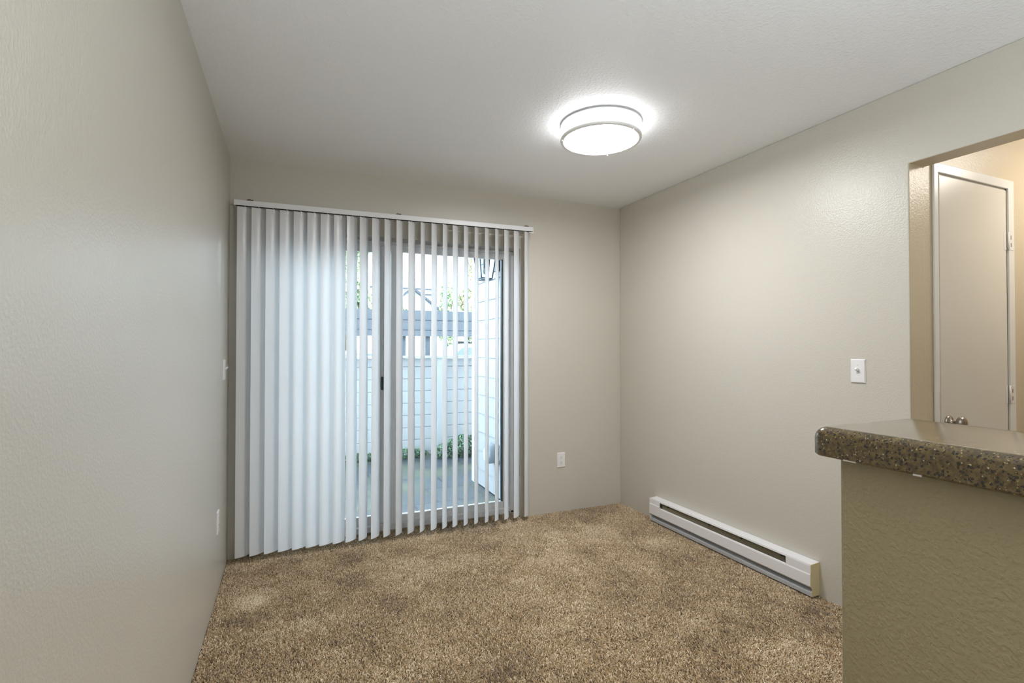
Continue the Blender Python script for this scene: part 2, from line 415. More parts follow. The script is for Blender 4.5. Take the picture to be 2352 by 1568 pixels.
sl = sash(OX0+0.03, 0.990, 3.712, 3.744, 0.020, OZ-0.018, 0.05, 0.066, 0.062, 0.052, 'sliding_panel')
srr = sash(0.952, OX1-0.026, 3.668, 3.702, 0.020, OZ-0.018, 0.118, 0.052, 0.062, 0.045, 'fixed_panel')
bm = bmesh.new(); bm_box(bm, 0.938, 0.950, 3.690, 3.712, 0.975, 1.070); obj('handle', bm, M['gasket'], sl, 0.003)
# small weep plugs at the foot of the frame
bm = bmesh.new(); bm_box(bm, OX1-0.050, OX1-0.035, FY0-0.006, FY0+0.01, 0.001, 0.009); bm_box(bm, OX1-0.020, OX1-0.004, FY0-0.006, FY0+0.01, 0.001, 0.012); obj('screw_cap', bm, M['dark'], door1)

# ================================================================ VERTICAL BLIND
YC = D-0.085
blind = empty('vertical_blind', (1.0, YC, 2.16)); tag(blind, 'white vertical blind with angled vanes hanging before the patio door', 'blind')
RZ = lambda x: 2.125 + (x-0.033)*0.0105      # rail underside, a touch higher to the right
def rail_box(bm, x0, x1, y0, y1, a, b):
    vs = [bm.verts.new((x, y, RZ(x)+z)) for z in (a, b) for y in (y0, y1) for x in (x0, x1)]
    for f in ((0, 2, 3, 1), (4, 5, 7, 6), (0, 1, 5, 4), (2, 6, 7, 3), (0, 4, 6, 2), (1, 3, 7, 5)):
        bm.faces.new([vs[i] for i in f])
bm = bmesh.new()
rail_box(bm, 0.036, 1.996, YC-0.021, YC-0.017, 0, 0.032)      # front lip
rail_box(bm, 0.036, 1.996, YC+0.017, YC+0.021, 0, 0.032)
rail_box(bm, 0.036, 1.996, YC-0.017, YC+0.017, 0.028, 0.032)
obj('headrail', bm, M['rail'], blind, 0.0008)
bm = bmesh.new(); rail_box(bm, 0.040, 1.992, YC-0.0165, YC+0.0165, 0.002, 0.006); obj('rail_channel', bm, M['dark'], blind)
for x0, x1 in ((0.030, 0.0365), (1.9955, 2.003)):
    bm = bmesh.new(); rail_box(bm, x0, x1, YC-0.022, YC+0.022, -0.002, 0.034); obj('end_cap', bm, M['rail'], blind, 0.001)
bm = bmesh.new(); rail_box(bm, 1.972, 2.010, YC-0.010, YC+0.014, -0.010, -0.003); obj('pulley', bm, M['nickel'], blind, 0.002)
for xb in (0.115, 1.0, 1.945):
    bm = bmesh.new()
    rail_box(bm, xb-0.016, xb+0.016, YC-0.010, D-0.001, 0.0325, 0.0355)
    rail_box(bm, xb-0.016, xb+0.016, D-0.004, D-0.001, 0.0325, 0.052)
    rail_box(bm, xb-0.014, xb+0.012, YC+0.014, YC+0.022, 0.0355, 0.042)
    rail_box(bm, xb-0.019, xb+0.011, YC-0.0235, YC-0.008, 0.0322, 0.0345); rail_box(bm, xb-0.012, xb+0.004, YC-0.024, YC-0.016, 0.0345, 0.0385); rail_box(bm, xb+0.006, xb+0.018, YC-0.022, YC-0.012, 0.0335, 0.0375)
    obj('mounting_bracket', bm, M['bronze'], blind)

VANES = [(0.085, 33), (0.162, 32), (0.240, 31), (0.318, 28), (0.397, 25), (0.475, 24.5), (0.554, 22.5), (0.630, 30), (0.705, 37.2), (0.78, 46.5),
         (0.858, 46.2), (0.934, 51), (1.013, 49.8), (1.094, 46.2), (1.171, 57.0), (1.251, 49.0), (1.328, 52.0), (1.403, 47.5), (1.482, 51.0),
         (1.56, 53.2), (1.64, 49.8), (1.717, 52.5), (1.794, 44.0), (1.874, 39.0), (1.955, 45.5)]
VB = 0.036
def vane_bm(twist, top):
    """curved thin PVC slat; local x across, bulging to -y, hung from z=0 down"""
    bm = bmesh.new(); n = 14; rows = 7; hc = 0.0445; sag = 0.0090
    L = top-VB; F = []
    for r in range(rows):
        z = -L*r/(rows-1); a = math.radians(twist)*(r/(rows-1)); c, s = math.cos(a), math.sin(a); fr = []
        for i in range(n+1):
            u = -1+2*i/n; x = hc*u; y = -sag*(1-u*u)
            fr.append(bm.verts.new((c*x-s*y, s*x+c*y, z)))
        F.append(fr)
    for r in range(rows-1):
        for i in range(n):
            bm.faces.new((F[r][i], F[r][i+1], F[r+1][i+1], F[r+1][i]))
    return bm
for k, (vx, th) in enumerate(VANES):
    top = RZ(vx) - 0.008
    tw = random.uniform(-2.5, 2.5) if k > 7 else random.uniform(-0.6, 1.0)
    v = obj('vane', vane_bm(tw, top), M['vane'], None, smooth=True)
    v.parent = blind; v.matrix_parent_inverse = parent_world(blind).inverted()
    v.location = (vx, YC, top); v.rotation_euler = (0, 0, math.radians(th))
    bm = bmesh.new()
    bm_box(bm, -0.0045, 0.0045, -0.011, -0.0098, -0.022, 0.002); bm_box(bm, -0.0045, 0.0045, -0.011, 0.002, 0.001, 0.003)
    bm_box(bm, -0.003, 0.003, -0.0015, 0.0015, 0.001, 0.016)
    c = obj('vane_clip', bm, M['rail'], None)
    c.parent = v

# ================================================================ CEILING LIGHT
def ceiling_light(cx, cy, label, bottom, side, rods=(-71, 159, 46)):
    z2, z1, R = 2.358, 2.430, 0.208
    L = empty('ceiling_light', (cx, cy, H)); tag(L, label, 'ceiling light')
    def ring(zc, rin, rout, h):
        bm = bmesh.new(); prof = []
        rm = (rin+rout)/2; hw = (rout-rin)/2
        for i in range(16):
            a = 2*PI*i/16; ca, sa = math.cos(a), math.sin(a)
            prof.append((rm + hw*math.copysign(abs(ca)**.6, ca), zc + h/2*math.copysign(abs(sa)**.6, sa)))
        prof.append(prof[0]); bm_lathe(bm, prof, (cx, cy, 0), 96, caps=False); bmesh.ops.remove_doubles(bm, verts=bm.verts, dist=1e-6)
        return bm
    bm = bmesh.new(); bm_lathe(bm, [(0.0001, H-0.001), (0.160, H-0.001), (0.160, z1+0.004), (R-0.014, z1+0.004), (R-0.014, z1), (0.0001, z1)], (cx, cy, 0), 64, caps=False); obj('mounting_pan', bm, M['nickel'], L, smooth=True)
    obj('upper_ring', ring(z1-0.001, R-0.020, R, 0.008), M['nickel'], L, smooth=True)
    obj('lower_ring', ring(z2, R-0.019, R, 0.016), M['nickel'], L, smooth=True)
    bm = bmesh.new(); bm_lathe(bm, [(R-0.022, z1-0.004), (R-0.022, z2-0.002)], (cx, cy, 0), 96, caps=False); obj('side_diffuser', bm, side, L, smooth=True)
    bm = bmesh.new(); bm_lathe(bm, [(R-0.018, z2-0.002), (R*0.5, z2-0.003), (0.0005, z2-0.003)], (cx, cy, 0), 96, caps=False); obj('bottom_diffuser', bm, bottom, L, smooth=True)
    for a in rods:
        x = cx+(R-0.006)*math.cos(math.radians(a)); y = cy+(R-0.006)*math.sin(math.radians(a))
        bm = bmesh.new(); bm_tube(bm, (x, y, z1-0.004), (x, y, z2+0.004), 0.0016, 8); ro = obj('rod', bm, M['nickel'], L, smooth=True)
        bm = bmesh.new(); bmesh.ops.create_uvsphere(bm, u_segments=12, v_segments=8, radius=0.004, matrix=Matrix.Translation((x, y, z2-0.009))); obj('finial', bm, M['nickel'], ro, smooth=True)
    return L
ceiling_light(1.814, 2.222, 'round glowing flush ceiling light with two satin metal rings', M['lamp_bottom'], M['lamp_side'])
warm_b = emission('warm_fill_diffuser', (1.0, 0.80, 0.52, 1), WARM_FILL)
ceiling_light(0.85, -1.35, 'unseen round warm ceiling light added behind the viewer as fill', warm_b, warm_b)  # added warm fill, out of view behind the camera
hall_b = emission('hall_lit_diffuser', (1.0, 0.92, 0.81, 1), HALL)
ceiling_light(4.02, 0.78, 'round warm ceiling light inside the hall beyond the opening', hall_b, hall_b)

# unseen uplight added behind the viewer as fill, washing the ceiling
def uplight(x, y):
    r = empty('fill_uplight', (x, y, 0)); tag(r, 'unseen uplight on a slim stand, added behind the viewer as fill', 'added fill light')
    bm = bmesh.new(); bm_lathe(bm, [(0.14, 0), (0.14, 0.015), (0.03, 0.03), (0.0001, 0.03)], (x, y, 0), 32); obj('base', bm, M['nickel'], r, smooth=True)
    bm = bmesh.new(); bm_tube(bm, (x, y, 0.02), (x, y, 1.08), 0.011, 12); obj('pole', bm, M['nickel'], r, smooth=True)
    bm = bmesh.new(); bm_lathe(bm, [(0.02, 1.06), (0.10, 1.09), (0.152, 1.15), (0.154, 1.15), (0.10, 1.082), (0.02, 1.052)], (x, y, 0), 40, caps=False); obj('lamp_shade', bm, M['nickel'], r, smooth=True)
    bm = bmesh.new(); bm_lathe(bm, [(0.0001, 1.148), (0.145, 1.148)], (x, y, 0), 40, caps=False); obj('diffuser', bm, emission('fill_uplight_glow', (0.86, 0.94, 1.0, 1), FILL_UPLIGHT), r)
uplight(1.19, -0.70)

# ================================================================ SWITCHES AND OUTLETS
def plate_bm(w, h, d):
    """bevelled wall plate standing on z=0 plane towards +z, local x width, y height"""
    bm = bmesh.new(); b = 0.004
    A = [bm.verts.new((x*w/2, y*h/2, 0)) for x, y in ((-1, -1), (1, -1), (1, 1), (-1, 1))]
    A2 = [bm.verts.new((x*w/2, y*h/2, d*0.35)) for x, y in ((-1, -1), (1, -1), (1, 1), (-1, 1))]
    T = [bm.verts.new((x*(w/2-b), y*(h/2-b), d)) for x, y in ((-1, -1), (1, -1), (1, 1), (-1, 1))]
    for P, Q in ((A, A2), (A2, T)):
        for i in range(4): bm.faces.new((P[i], P[(i+1) % 4], Q[(i+1) % 4], Q[i]))
    bm.faces.new(T); bm.faces.new(A[::-1])
    return bm

def on_wall(root, loc, wall):
    rot = {'right': ((0, 0, -1), (0, -1, 0)), 'left': None, 'back': None}
    if wall == 'right':   # faces -x : local z -> -x, local y -> z
        m = Matrix(((0, 0, -1), (-1, 0, 0), (0, 1, 0)))
    elif wall == 'left':
        m = Matrix(((0, 0, 1), (1, 0, 0), (0, 1, 0)))
    else:                 # back wall, faces -y
        m = Matrix(((1, 0, 0), (0, 0, -1), (0, 1, 0)))
    root.matrix_basis = Matrix.Translation(loc) @ m.to_4x4()

def child(name, bm, m, root, **k):
    o = obj(name, bm, m, None, **k); o.parent = root; return o

def switch(loc, wall, label):
    r = empty('light_switch', loc); tag(r, label, 'light switch'); 
    child('cover_plate', plate_bm(0.070, 0.115, 0.0065), M['white_plastic'], r)
    bm = bmesh.new(); bm_box(bm, -0.0055, 0.0055, -0.0125, 0.0125, 0.004, 0.0072); child('toggle_slot', bm, M['grey_enamel'], r)
    bm = bmesh.new(); bm_box(bm, -0.0042, 0.0042, -0.005, 0.005, 0.0, 0.020, Matrix.Translation((0, 0.002, 0.004)) @ Matrix.Rotation(math.radians(-32), 4, 'X')); child('toggle', bm, M['white_plastic'], r, bevel=0.001)
    for s in (-1, 1):
        bm = bmesh.new(); bm_lathe(bm, [(0.0032, 0.0066), (0.0028, 0.0078), (0.0001, 0.008)], (0, s*0.030, 0), 16); bm_box(bm, -0.0006, 0.0006, s*0.030-0.003, s*0.030+0.003, 0.0075, 0.0082)
        child('screw', bm, M['nickel'], r)
    on_wall(r, loc, wall); return r

def outlet(loc, wall, label):
    r = empty('wall_outlet', loc); tag(r, label, 'outlet')
    child('cover_plate', plate_bm(0.070, 0.115, 0.0065), M['white_plastic'], r)
    for s in (-1, 1):
        bm = bmesh.new(); cy = s*0.0195
        pts = [(0.0165*math.cos(a), 0.0165*math.sin(a)*0.86) for a in [2*PI*i/24 for i in range(24)]]
        pts = [(max(-0.0145, min(0.0145, x)), y+cy) for x, y in pts]
        bm_prism(bm, pts, 'z', 0.006, 0.0078)
        f = child('receptacle', bm, M['white_plastic'], r)
        bm = bmesh.new()
        bm_box(bm, -0.0068, -0.0050, cy+0.0005, cy+0.0085, 0.0077, 0.0082); bm_box(bm, 0.0050, 0.0068, cy+0.0005, cy+0.0075, 0.0077, 0.0082)
        bm_lathe(bm, [(0.0026, 0.0077), (0.0026, 0.0082)], (0, cy-0.0065, 0), 12)
        o = obj('slot', bm, M['dark']); o.parent = f
    bm = bmesh.new(); bm_lathe(bm, [(0.0030, 0.0066), (0.0001, 0.0078)], (0, 0, 0), 14); child('screw', bm, M['nickel'], r)
    on_wall(r, loc, wall); return r

switch((W, 1.579, 1.166), 'right', 'white toggle light switch on the right wall beside the opening')
switch((0, 3.250, 1.155), 'left', 'white toggle light switch seen edge on beside the blinds, left wall')
outlet((2.293, D, 0.398), 'back', 'white double outlet low on the beige wall right of the patio door')
outlet((0, 3.030, 0.375), 'left', 'white outlet seen edge on, low on the left wall')

# ================================================================ BASEBOARD HEATER
def heater():
    y0, y1 = 1.782, 3.056; dp = 0.066; xf = W-dp; zt = 0.172; zb = 0.004
    r = empty('baseboard_heater', (W-dp/2, (y0+y1)/2, 0)); tag(r, 'long white baseboard heater low on the right wall', 'heater')
    e = 0.003
    # sheet metal back and top
    bm = bmesh.new(); bm_box(bm, W-0.006, W-0.001, y0+e, y1-e, zb, zt-0.004)
    obj('back_panel', bm, M['grey_enamel'], r)
    bm = bmesh.new(); bm_prism(bm, [(xf, zt-0.012), (xf+0.0015, zt-0.012), (xf+0.0035, zt-0.005), (W-0.006, zt-0.002), (W-0.001, zt-0.002), (W-0.001, zt), (W-0.006, zt+0.0005), (xf+0.002, zt-0.003)], 'y', y0+e, y1-e)
    obj('top_cover', bm, M['white_enamel'], r)
    # front panel with its little step
    bm = bmesh.new(); bm_prism(bm, [(xf+0.006, 0.118), (xf+0.0045, 0.122), (xf-0.001, 0.120), (xf-0.003, 0.114), (xf-0.003, 0.058), (xf+0.004, 0.050), (xf+0.0055, 0.053), (xf, 0.060), (xf, 0.113)], 'y', y0+e, y1-0.115)
    obj('front_panel', bm, M['white_enamel'], r)
    # end blocks: junction covers
    bm = bmesh.new(); bm_prism(bm, [(xf, zt-0.012), (xf-0.0005, 0.132), (xf-0.003, 0.127), (xf-0.003, 0.058), (xf+0.004, 0.050), (xf+0.0055, 0.053), (xf+0.0015, 0.060), (xf+0.0015, zt-0.012)], 'y', y1-0.113, y1-e)
    obj('end_cover', bm, M['white_enamel'], r)
    bm = bmesh.new(); bm_prism(bm, [(xf, zt-0.012), (xf, 0.119), (xf+0.002, 0.119), (xf+0.002, zt-0.012)], 'y', y0+e, y0+0.145)
    obj('end_cover', bm, M['white_enamel'], r)
    # angled lower deflector
    bm = bmesh.new(); bm_prism(bm, [(W-0.006, 0.052), (W-0.006, 0.050), (xf+0.012, 0.026), (xf+0.004, 0.024), (xf+0.006, zb), (xf+0.0075, zb), (xf+0.0062, 0.0225), (xf+0.013, 0.0245)], 'y', y0+e, y1-e)
    obj('lower_deflector', bm, M['grey_enamel'], r)
    bm = bmesh.new()
    bm_prism(bm, [(xf, zt-0.004), (xf, 0.128), (xf-0.002, 0.122), (xf-0.003, 0.058), (xf+0.010, 0.038), (xf+0.004, 0.026), (xf+0.006, zb), (W-0.001, zb), (W-0.001, zt)], 'y', y0, y0+e)
    obj('end_plate', bm, M['heater_end'], r)
    bm = bmesh.new()
    bm_prism(bm, [(xf, zt-0.004), (xf, 0.128), (xf-0.002, 0.122), (xf-0.003, 0.058), (xf+0.010, 0.038), (xf+0.004, 0.026), (xf+0.006, zb), (W-0.001, zb), (W-0.001, zt)], 'y', y1-e, y1)
    obj('end_plate', bm, M['white_enamel'], r)
    # heating element: tube with thin fins
    bm = bmesh.new(); bm_tube(bm, (xf+0.030, y0+0.10, 0.098), (xf+0.030, y1-0.12, 0.098), 0.005)
    obj('heating_tube', bm, M['fin'], r, smooth=True)
    bm = bmesh.new(); y = y0+0.15
    while y < y1-0.13:
        bm_box(bm, xf+0.008, W-0.012, y, y+0.0008, 0.070, 0.150); y += 0.0075
    obj('fins', bm, M['fin'], r)
    bm = bmesh.new(); bm_box(bm, xf+0.004, W-0.008, y0+0.16, y1-0.12, 0.1565, 0.1575); o = obj('grille_lip', bm, M['fin'], r)
    for yy in (1.95, 2.22, 2.47, 2.86):
        bm = bmesh.new(); bm_box(bm, xf+0.001, xf+0.03, yy, yy+0.010, 0.150, 0.154); obj('bracket', bm, M['dark'], r)
heater()

# ================================================================ HALF WALL AND BAR TOP
CZT, CTH = 1.108, 0.062
CLX, CRX, CEY = 1.388, 1.735, 0.765
hwall = empty('wall_partition', (1.5, -0.2, 0))
tag(hwall, 'textured half wall carrying the speckled bar top', 'wall', kind='structure')
M['half_wall'] = add_bump(mat('heavy_texture_half_wall_paint', (0.38, 0.33, 0.21, 1), 0.42), 95, 0.0018, 0.48, 2.5, lo=0.35, hi=0.7)
bm = bmesh.new(); bm_box(bm, CLX+0.045, CLX+0.045+0.24, YS, 0.7275, -0.010, CZT-CTH-0.001); obj('wall_body', bm, M['half_wall'], hwall, 0.009, seg=3)
def bar_top():
    bm = bmesh.new(); r = 0.030
    out = []
    def arc(cx, cy, a0, a1, n=8):
        for i in range(n+1):
            a = math.radians(a0+(a1-a0)*i/n); out.append((cx+r*math.cos(a), cy+r*math.sin(a)))
    y0 = YS
    out.append((CRX, y0)); arc(CRX-r, CEY-r, 0, 90); arc(CLX+r, CEY-r, 90, 180); out.append((CLX, y0))
    # vertical profile: inset, z
    rr = 0.026; prof = [(0.004, 0)]
    prof += [(0.0, 0.004)]
    for i in range(7):
        a = PI/2*i/6; prof.append((rr*(1-math.cos(a)), CTH-rr+rr*math.sin(a)))
    cx, cy = (CLX+CRX)/2, 0
    rings = []
    n = len(out)
    # inward normals
    for ins, z in prof:
        ring = []
        for i, (x, y) in enumerate(out):
            p = Vector(out[i-1]); q = Vector(out[(i+1) % n]); 
            if i == 0: nx, ny = -1, 0
            elif i == n-1: nx, ny = 1, 0
            else:
                t = (q-p).normalized(); nx, ny = -t.y, t.x
            ring.append(bm.verts.new((x+nx*ins, y+ny*ins, CZT-CTH+z)))
        rings.append(ring)
    for a, b in zip(rings[:-1], rings[1:]):
        for i in range(n): bm.faces.new((a[i], a[(i+1) % n], b[(i+1) % n], b[i]))
    bm.faces.new(rings[-1]); bm.faces.new(rings[0][::-1])
    o = obj('bar_countertop', bm, M['counter'], smooth=True)
    mod = o.modifiers.new('split', 'EDGE_SPLIT'); mod.split_angle = math.radians(35)
    tag(o, 'speckled brown bar countertop with rounded edge on the half wall', 'countertop')
    for (a, b, dz) in ((0.548, 0.562, 0.0014), (0.665, 0.690, 0.0008)):    # dabs of pale caulk under the edge
        bm = bmesh.new(); bm_box(bm, CLX+0.002, CLX+0.010, a, b, CZT-CTH-dz, CZT-CTH+0.002); obj('caulk', bm, M['trim'], o)
    return o
bar_top()

# ================================================================ HALL DOOR
d2 = empty('door_2', ((DX0+DX1)/2, HY, 0)); tag(d2, 'narrow flat white closet door in the hall', 'door', kind='structure')
box('door_leaf', (DX0, DX1, HY-0.004, HY+0.031, 0.01, DZ), M['door_paint'], d2, 0.002)
bm = bmesh.new(); ct = 0.011
xo0, xo1, zo = 3.058, 3.763, 2.137; xi0, xi1, zi = DX0-0.020, DX1+0.009, DZ+0.008
bm_prism(bm, [(xo0, -0.01), (xi0, -0.01), (xi0, zi), (xi1, zi), (xi1, -0.01), (xo1, -0.01), (xo1, zo), (xo0, zo)], 'y', HY-ct, HY-0.0005)
obj('casing', bm, M['trim'], d2, 0.003)
bm = bmesh.new()
bm_box(bm, DX0-0.021, DX0-0.004, HY+0.006, HY+0.10, -0.01, DZ+0.016); bm_box(bm, DX1+0.002, DX1+0.016, HY+0.001, HY+0.10, -0.01, DZ+0.016); bm_box(bm, DX0-0.016, DX1+0.016, HY+0.001, HY+0.10, DZ+0.002, DZ+0.016)
obj('jamb', bm, M['door_paint'], d2)
for hz in (1.823, 1.040, 0.25):
    bm = bmesh.new(); bm_box(bm, DX1-0.024, DX1-0.001, HY-0.0052, HY-0.0042, hz-0.045, hz+0.045); bm_box(bm, DX1+0.008, DX1+0.050, HY-ct-0.0015, HY-ct+0.001, hz-0.045, hz+0.045)
    hg = obj('hinge', bm, M['trim'], d2, 0.0005)
    bm = bmesh.new(); bm_tube(bm, (DX1+0.004, HY-0.010, hz-0.046), (DX1+0.004, HY-0.010, hz+0.046), 0.004, 10); obj('hinge_pin', bm, M['trim'], hg, smooth=True)
    bm = bmesh.new()
    for s_ in (-1, 1): bm_box(bm, DX1+0.022, DX1+0.026, HY-ct-0.0022, HY-ct-0.0014, hz+s_*0.019-0.010, hz+s_*0.019+0.010)
    obj('hinge_slot', bm, M['dark'], hg)
bm = bmesh.new()
kx, kz, ky = 3.168, 0.930, HY-0.004
bm_lathe(bm, [(0.032, 0), (0.032, -0.003), (0.027, -0.009), (0.012, -0.012), (0.010, -0.030), (0.016, -0.034), (0.029, -0.041), (0.0335, -0.051), (0.031, -0.060), (0.019, -0.067), (0.0001, -0.071)], (kx, ky, kz), 32, axis='y')
obj('door_knob', bm, M['brushed'], d2, smooth=True)
bm = bmesh.new(); bm_box(bm, DX0-0.018, DX0-0.010, HY+0.0045, HY+0.0062, 0.90, 0.965); obj('strike_plate', bm, M['brushed'], d2)

# ================================================================ OUTSIDE
ZG = -0.12
patio = box('ground_patio', (-6, 9, 3.80, 6.75, ZG-0.1, ZG), M['paver']); tag(patio, 'grey paved patio outside the glass door', 'patio', kind='structure')
lot = box('ground_parking', (-30, 60, 6.75, 70, -0.62, -0.5), M['asphalt']); tag(lot, 'asphalt parking area beyond the fence', 'parking lot', kind='structure')
# upper storey and roof of this building (shades the patio)
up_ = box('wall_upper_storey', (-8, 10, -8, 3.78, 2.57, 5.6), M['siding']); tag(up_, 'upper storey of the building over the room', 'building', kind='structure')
ext = empty('wall_exterior', (2.119, 4.3, ZG)); tag(ext, 'white lap sided wall at the right edge of the patio', 'wall', kind='structure')
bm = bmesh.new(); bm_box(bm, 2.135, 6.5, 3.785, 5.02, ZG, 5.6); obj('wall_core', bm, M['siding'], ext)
bm = bmesh.new(); cz = ZG+0.010; pitch = 0.1885
zc = 1.745 - 10*pitch
z = zc
while z < 5.5:
    zz0 = max(z, ZG+0.01)
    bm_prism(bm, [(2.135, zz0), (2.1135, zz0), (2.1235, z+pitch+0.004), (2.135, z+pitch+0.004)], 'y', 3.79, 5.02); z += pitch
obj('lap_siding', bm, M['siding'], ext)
bm = bmesh.new(); bm_box(bm, 2.100, 2.20, 5.020, 5.098, ZG, 5.6); obj('corner_board', bm, M['fence'], ext, 0.002)

# wall lantern
def lantern():
    cx, cy, zb, zt = 1.985, 4.400, 1.915, 2.145
    r = empty('wall_lantern', (2.115, cy, 2.05)); tag(r, 'dark framed lantern with flared glass on the lap sided wall', 'lantern')
    a, b = 0.052, 0.082
    bm = bmesh.new()
    cb = [(cx+sx*a, cy+sy*a, zb) for sx, sy in ((-1, -1), (1, -1), (1, 1), (-1, 1))]; ct_ = [(cx+sx*b, cy+sy*b, zt) for sx, sy in ((-1, -1), (1, -1), (1, 1), (-1, 1))]
    for i in range(4):
        bm_tube(bm, cb[i], ct_[i], 0.0065, 6); bm_tube(bm, cb[i], cb[(i+1) % 4], 0.0065, 6); bm_tube(bm, ct_[i], ct_[(i+1) % 4], 0.0065, 6)
    bm_box(bm, cx-a-.008, cx+a+.008, cy-a-.008, cy+a+.008, zb-0.016, zb-0.010)
    obj('cage', bm, M['lantern'], r)
    bm = bmesh.new()
    A = [bm.verts.new(p) for p in cb]; B = [bm.verts.new(p) for p in ct_]
    for i in range(4): bm.faces.new((A[i], A[(i+1) % 4], B[(i+1) % 4], B[i]))
    obj('glass_panel', bm, M['glass'], r)
    bm = bmesh.new(); c1 = b+0.02
    bb = [bm.verts.new((cx+sx*c1, cy+sy*c1, zt)) for sx, sy in ((-1, -1), (1, -1), (1, 1), (-1, 1))]; tp = [bm.verts.new((cx+sx*.03, cy+sy*.03, zt+0.075)) for sx, sy in ((-1, -1), (1, -1), (1, 1), (-1, 1))]
    for i in range(4): bm.faces.new((bb[i], bb[(i+1) % 4], tp[(i+1) % 4], tp[i]))
    bm.faces.new(tp); bm.faces.new(bb[::-1]); obj('cap', bm, M['lantern'], r)
    bm = bmesh.new(); bm_box(bm, 2.092, 2.113, cy-0.055, cy+0.055, 1.99, 2.20); obj('backplate', bm, M['lantern'], r, 0.004)
    bm = bmesh.new(); bm_tube(bm, (2.10, cy, 2.18), (cx+0.02, cy, 2.21), 0.008, 8); obj('arm', bm, M['lantern'], r)
    bm = bmesh.new(); bm_lathe(bm, [(0.014, 2.01), (0.014, 2.145)], (cx, cy, 0), 16); obj('lamp_socket', bm, M['lantern'], r)
    bm = bmesh.new(); bm_lathe(bm, [(0.0001, 1.955), (0.012, 1.962), (0.02, 1.985), (0.014, 2.01)], (cx, cy, 0), 16, caps=False); obj('bulb', bm, M['vent'], r, smooth=True)
lantern()

# dryer vent
def vent():
    r = empty('dryer_vent', (2.113, 4.46, 0.29)); tag(r, 'pale grey hooded dryer vent low on the lap sided wall', 'vent')
    bm = bmesh.new(); bm_box(bm, 2.100, 2.1125, 4.37, 4.55, 0.19, 0.38); obj('flange', bm, M['vent'], r, 0.003)
    bm = bmesh.new(); bm_lathe(bm, [(0.088, 2.101), (0.092, 2.090), (0.092, 2.035), (0.086, 2.024), (0.070, 2.020), (0.0001, 2.019)], (0, 4.46, 0.285), 40, axis='x')
    obj('hood', bm, M['vent'], r, smooth=True)
    bm = bmesh.new(); bm_lathe(bm, [(0.066, 2.0195), (0.066, 2.016), (0.0001, 2.015)], (0, 4.46, 0.280), 32, axis='x'); obj('flap', bm, M['grey_enamel'], r)
vent()

# fence
def fence():
    y = 6.60; x0, x1 = -3.0, 6.4
    r = empty('wood_fence', (1.8, y, ZG)); tag(r, 'white horizontal board fence closing the patio', 'fence')
    zt = 1.170
    bm = bmesh.new(); bm_box(bm, x0, x1, y-0.095, y+0.06, zt-0.030, zt); obj('cap_rail', bm, M['fence'], r, 0.003)
    posts = [-2.95, -1.25, 0.45, 2.15, 4.0, 5.7]
    for px in posts:
        bm = bmesh.new(); bm_box(bm, px-0.042, px+0.042, y-0.085, y+0.04, ZG, zt-0.030); obj('post', bm, M['fence'], r, 0.003)
    for a, b in zip(posts[:-1], posts[1:]):
        bm = bmesh.new(); bm_box(bm, a+0.045, b-0.045, y-0.030, y-0.005, zt-0.135, zt-0.034)
        z = zt-0.143
        while z-0.150 > ZG+0.03:
            bm_box(bm, a+0.045, b-0.045, y-0.020, y, z-0.150, z); z -= 0.158
        bm_box(bm, a+0.045, b-0.045, y-0.020, y, ZG, z)
        bm_box(bm, a+0.045, b-0.045, y-0.004, y+0.004, ZG+0.02, zt-0.034)
        obj('board_panel', bm, M['fence'], r, 0.002)
fence()

# leaf clusters
def leaves(name, blobs, n, size, m, parent=None, seed=1, flat=0.4):
    r = np.random.default_rng(seed)
    w = np.array([b[3]*b[4]*b[5] for b in blobs]); w = w/w.sum(); k = r.choice(len(blobs), n, p=w)
    B = np.array(blobs)[k]
    d = r.standard_normal((n, 3)); d /= np.linalg.norm(d, axis=1)[:, None]; rad = r.uniform(0.45, 1.0, n)**0.5
    C = B[:, :3] + d*rad[:, None]*B[:, 3:6]
    nrm = r.standard_normal((n, 3)) + d*0.8; nrm[:, 2] += flat; nrm /= np.linalg.norm(nrm, axis=1)[:, None]
    t = np.cross(nrm, r.standard_normal((n, 3))); t /= np.linalg.norm(t, axis=1)[:, None]; bt = np.cross(nrm, t)
    s = size*r.uniform(0.6, 1.3, n)[:, None]
    V = np.zeros((n, 5, 3)); V[:, 0] = C-t*s; V[:, 1] = C+bt*s*0.6-t*s*0.1+nrm*s*.15; V[:, 2] = C+t*s; V[:, 3] = C-bt*s*0.6-t*s*0.1+nrm*s*.15
    V[:, 4] = C
    F = np.array([0, 4, 1, 1, 4, 2, 2, 4, 3, 3, 4, 0])
    idx = (np.arange(n)[:, None]*5+F[None]).ravel()
    return np_mesh(name, V.reshape(-1, 3), idx, 3, m, parent)

iv = leaves('ivy_plant', [(1.62, 6.45, ZG+0.05, 0.36, 0.09, 0.07), (1.05, 6.47, ZG+0.04, 0.35, 0.07, 0.06)], 1800, 0.017, M['ivy'], seed=3)
tag(iv, 'low straggling ivy along the foot of the white fence', 'ivy', kind='thing')
iv2 = leaves('ivy_plant', [(2.42, 6.29, ZG+0.13, 0.26, 0.15, 0.15), (2.16, 6.30, ZG+0.08, 0.16, 0.12, 0.10), (2.62, 6.28, ZG+0.10, 0.2, 0.14, 0.13)], 3200, 0.018, M['ivy'], seed=4)
tag(iv2, 'bushy dark green ivy clump at the fence beside the lap sided wall', 'ivy', kind='thing')

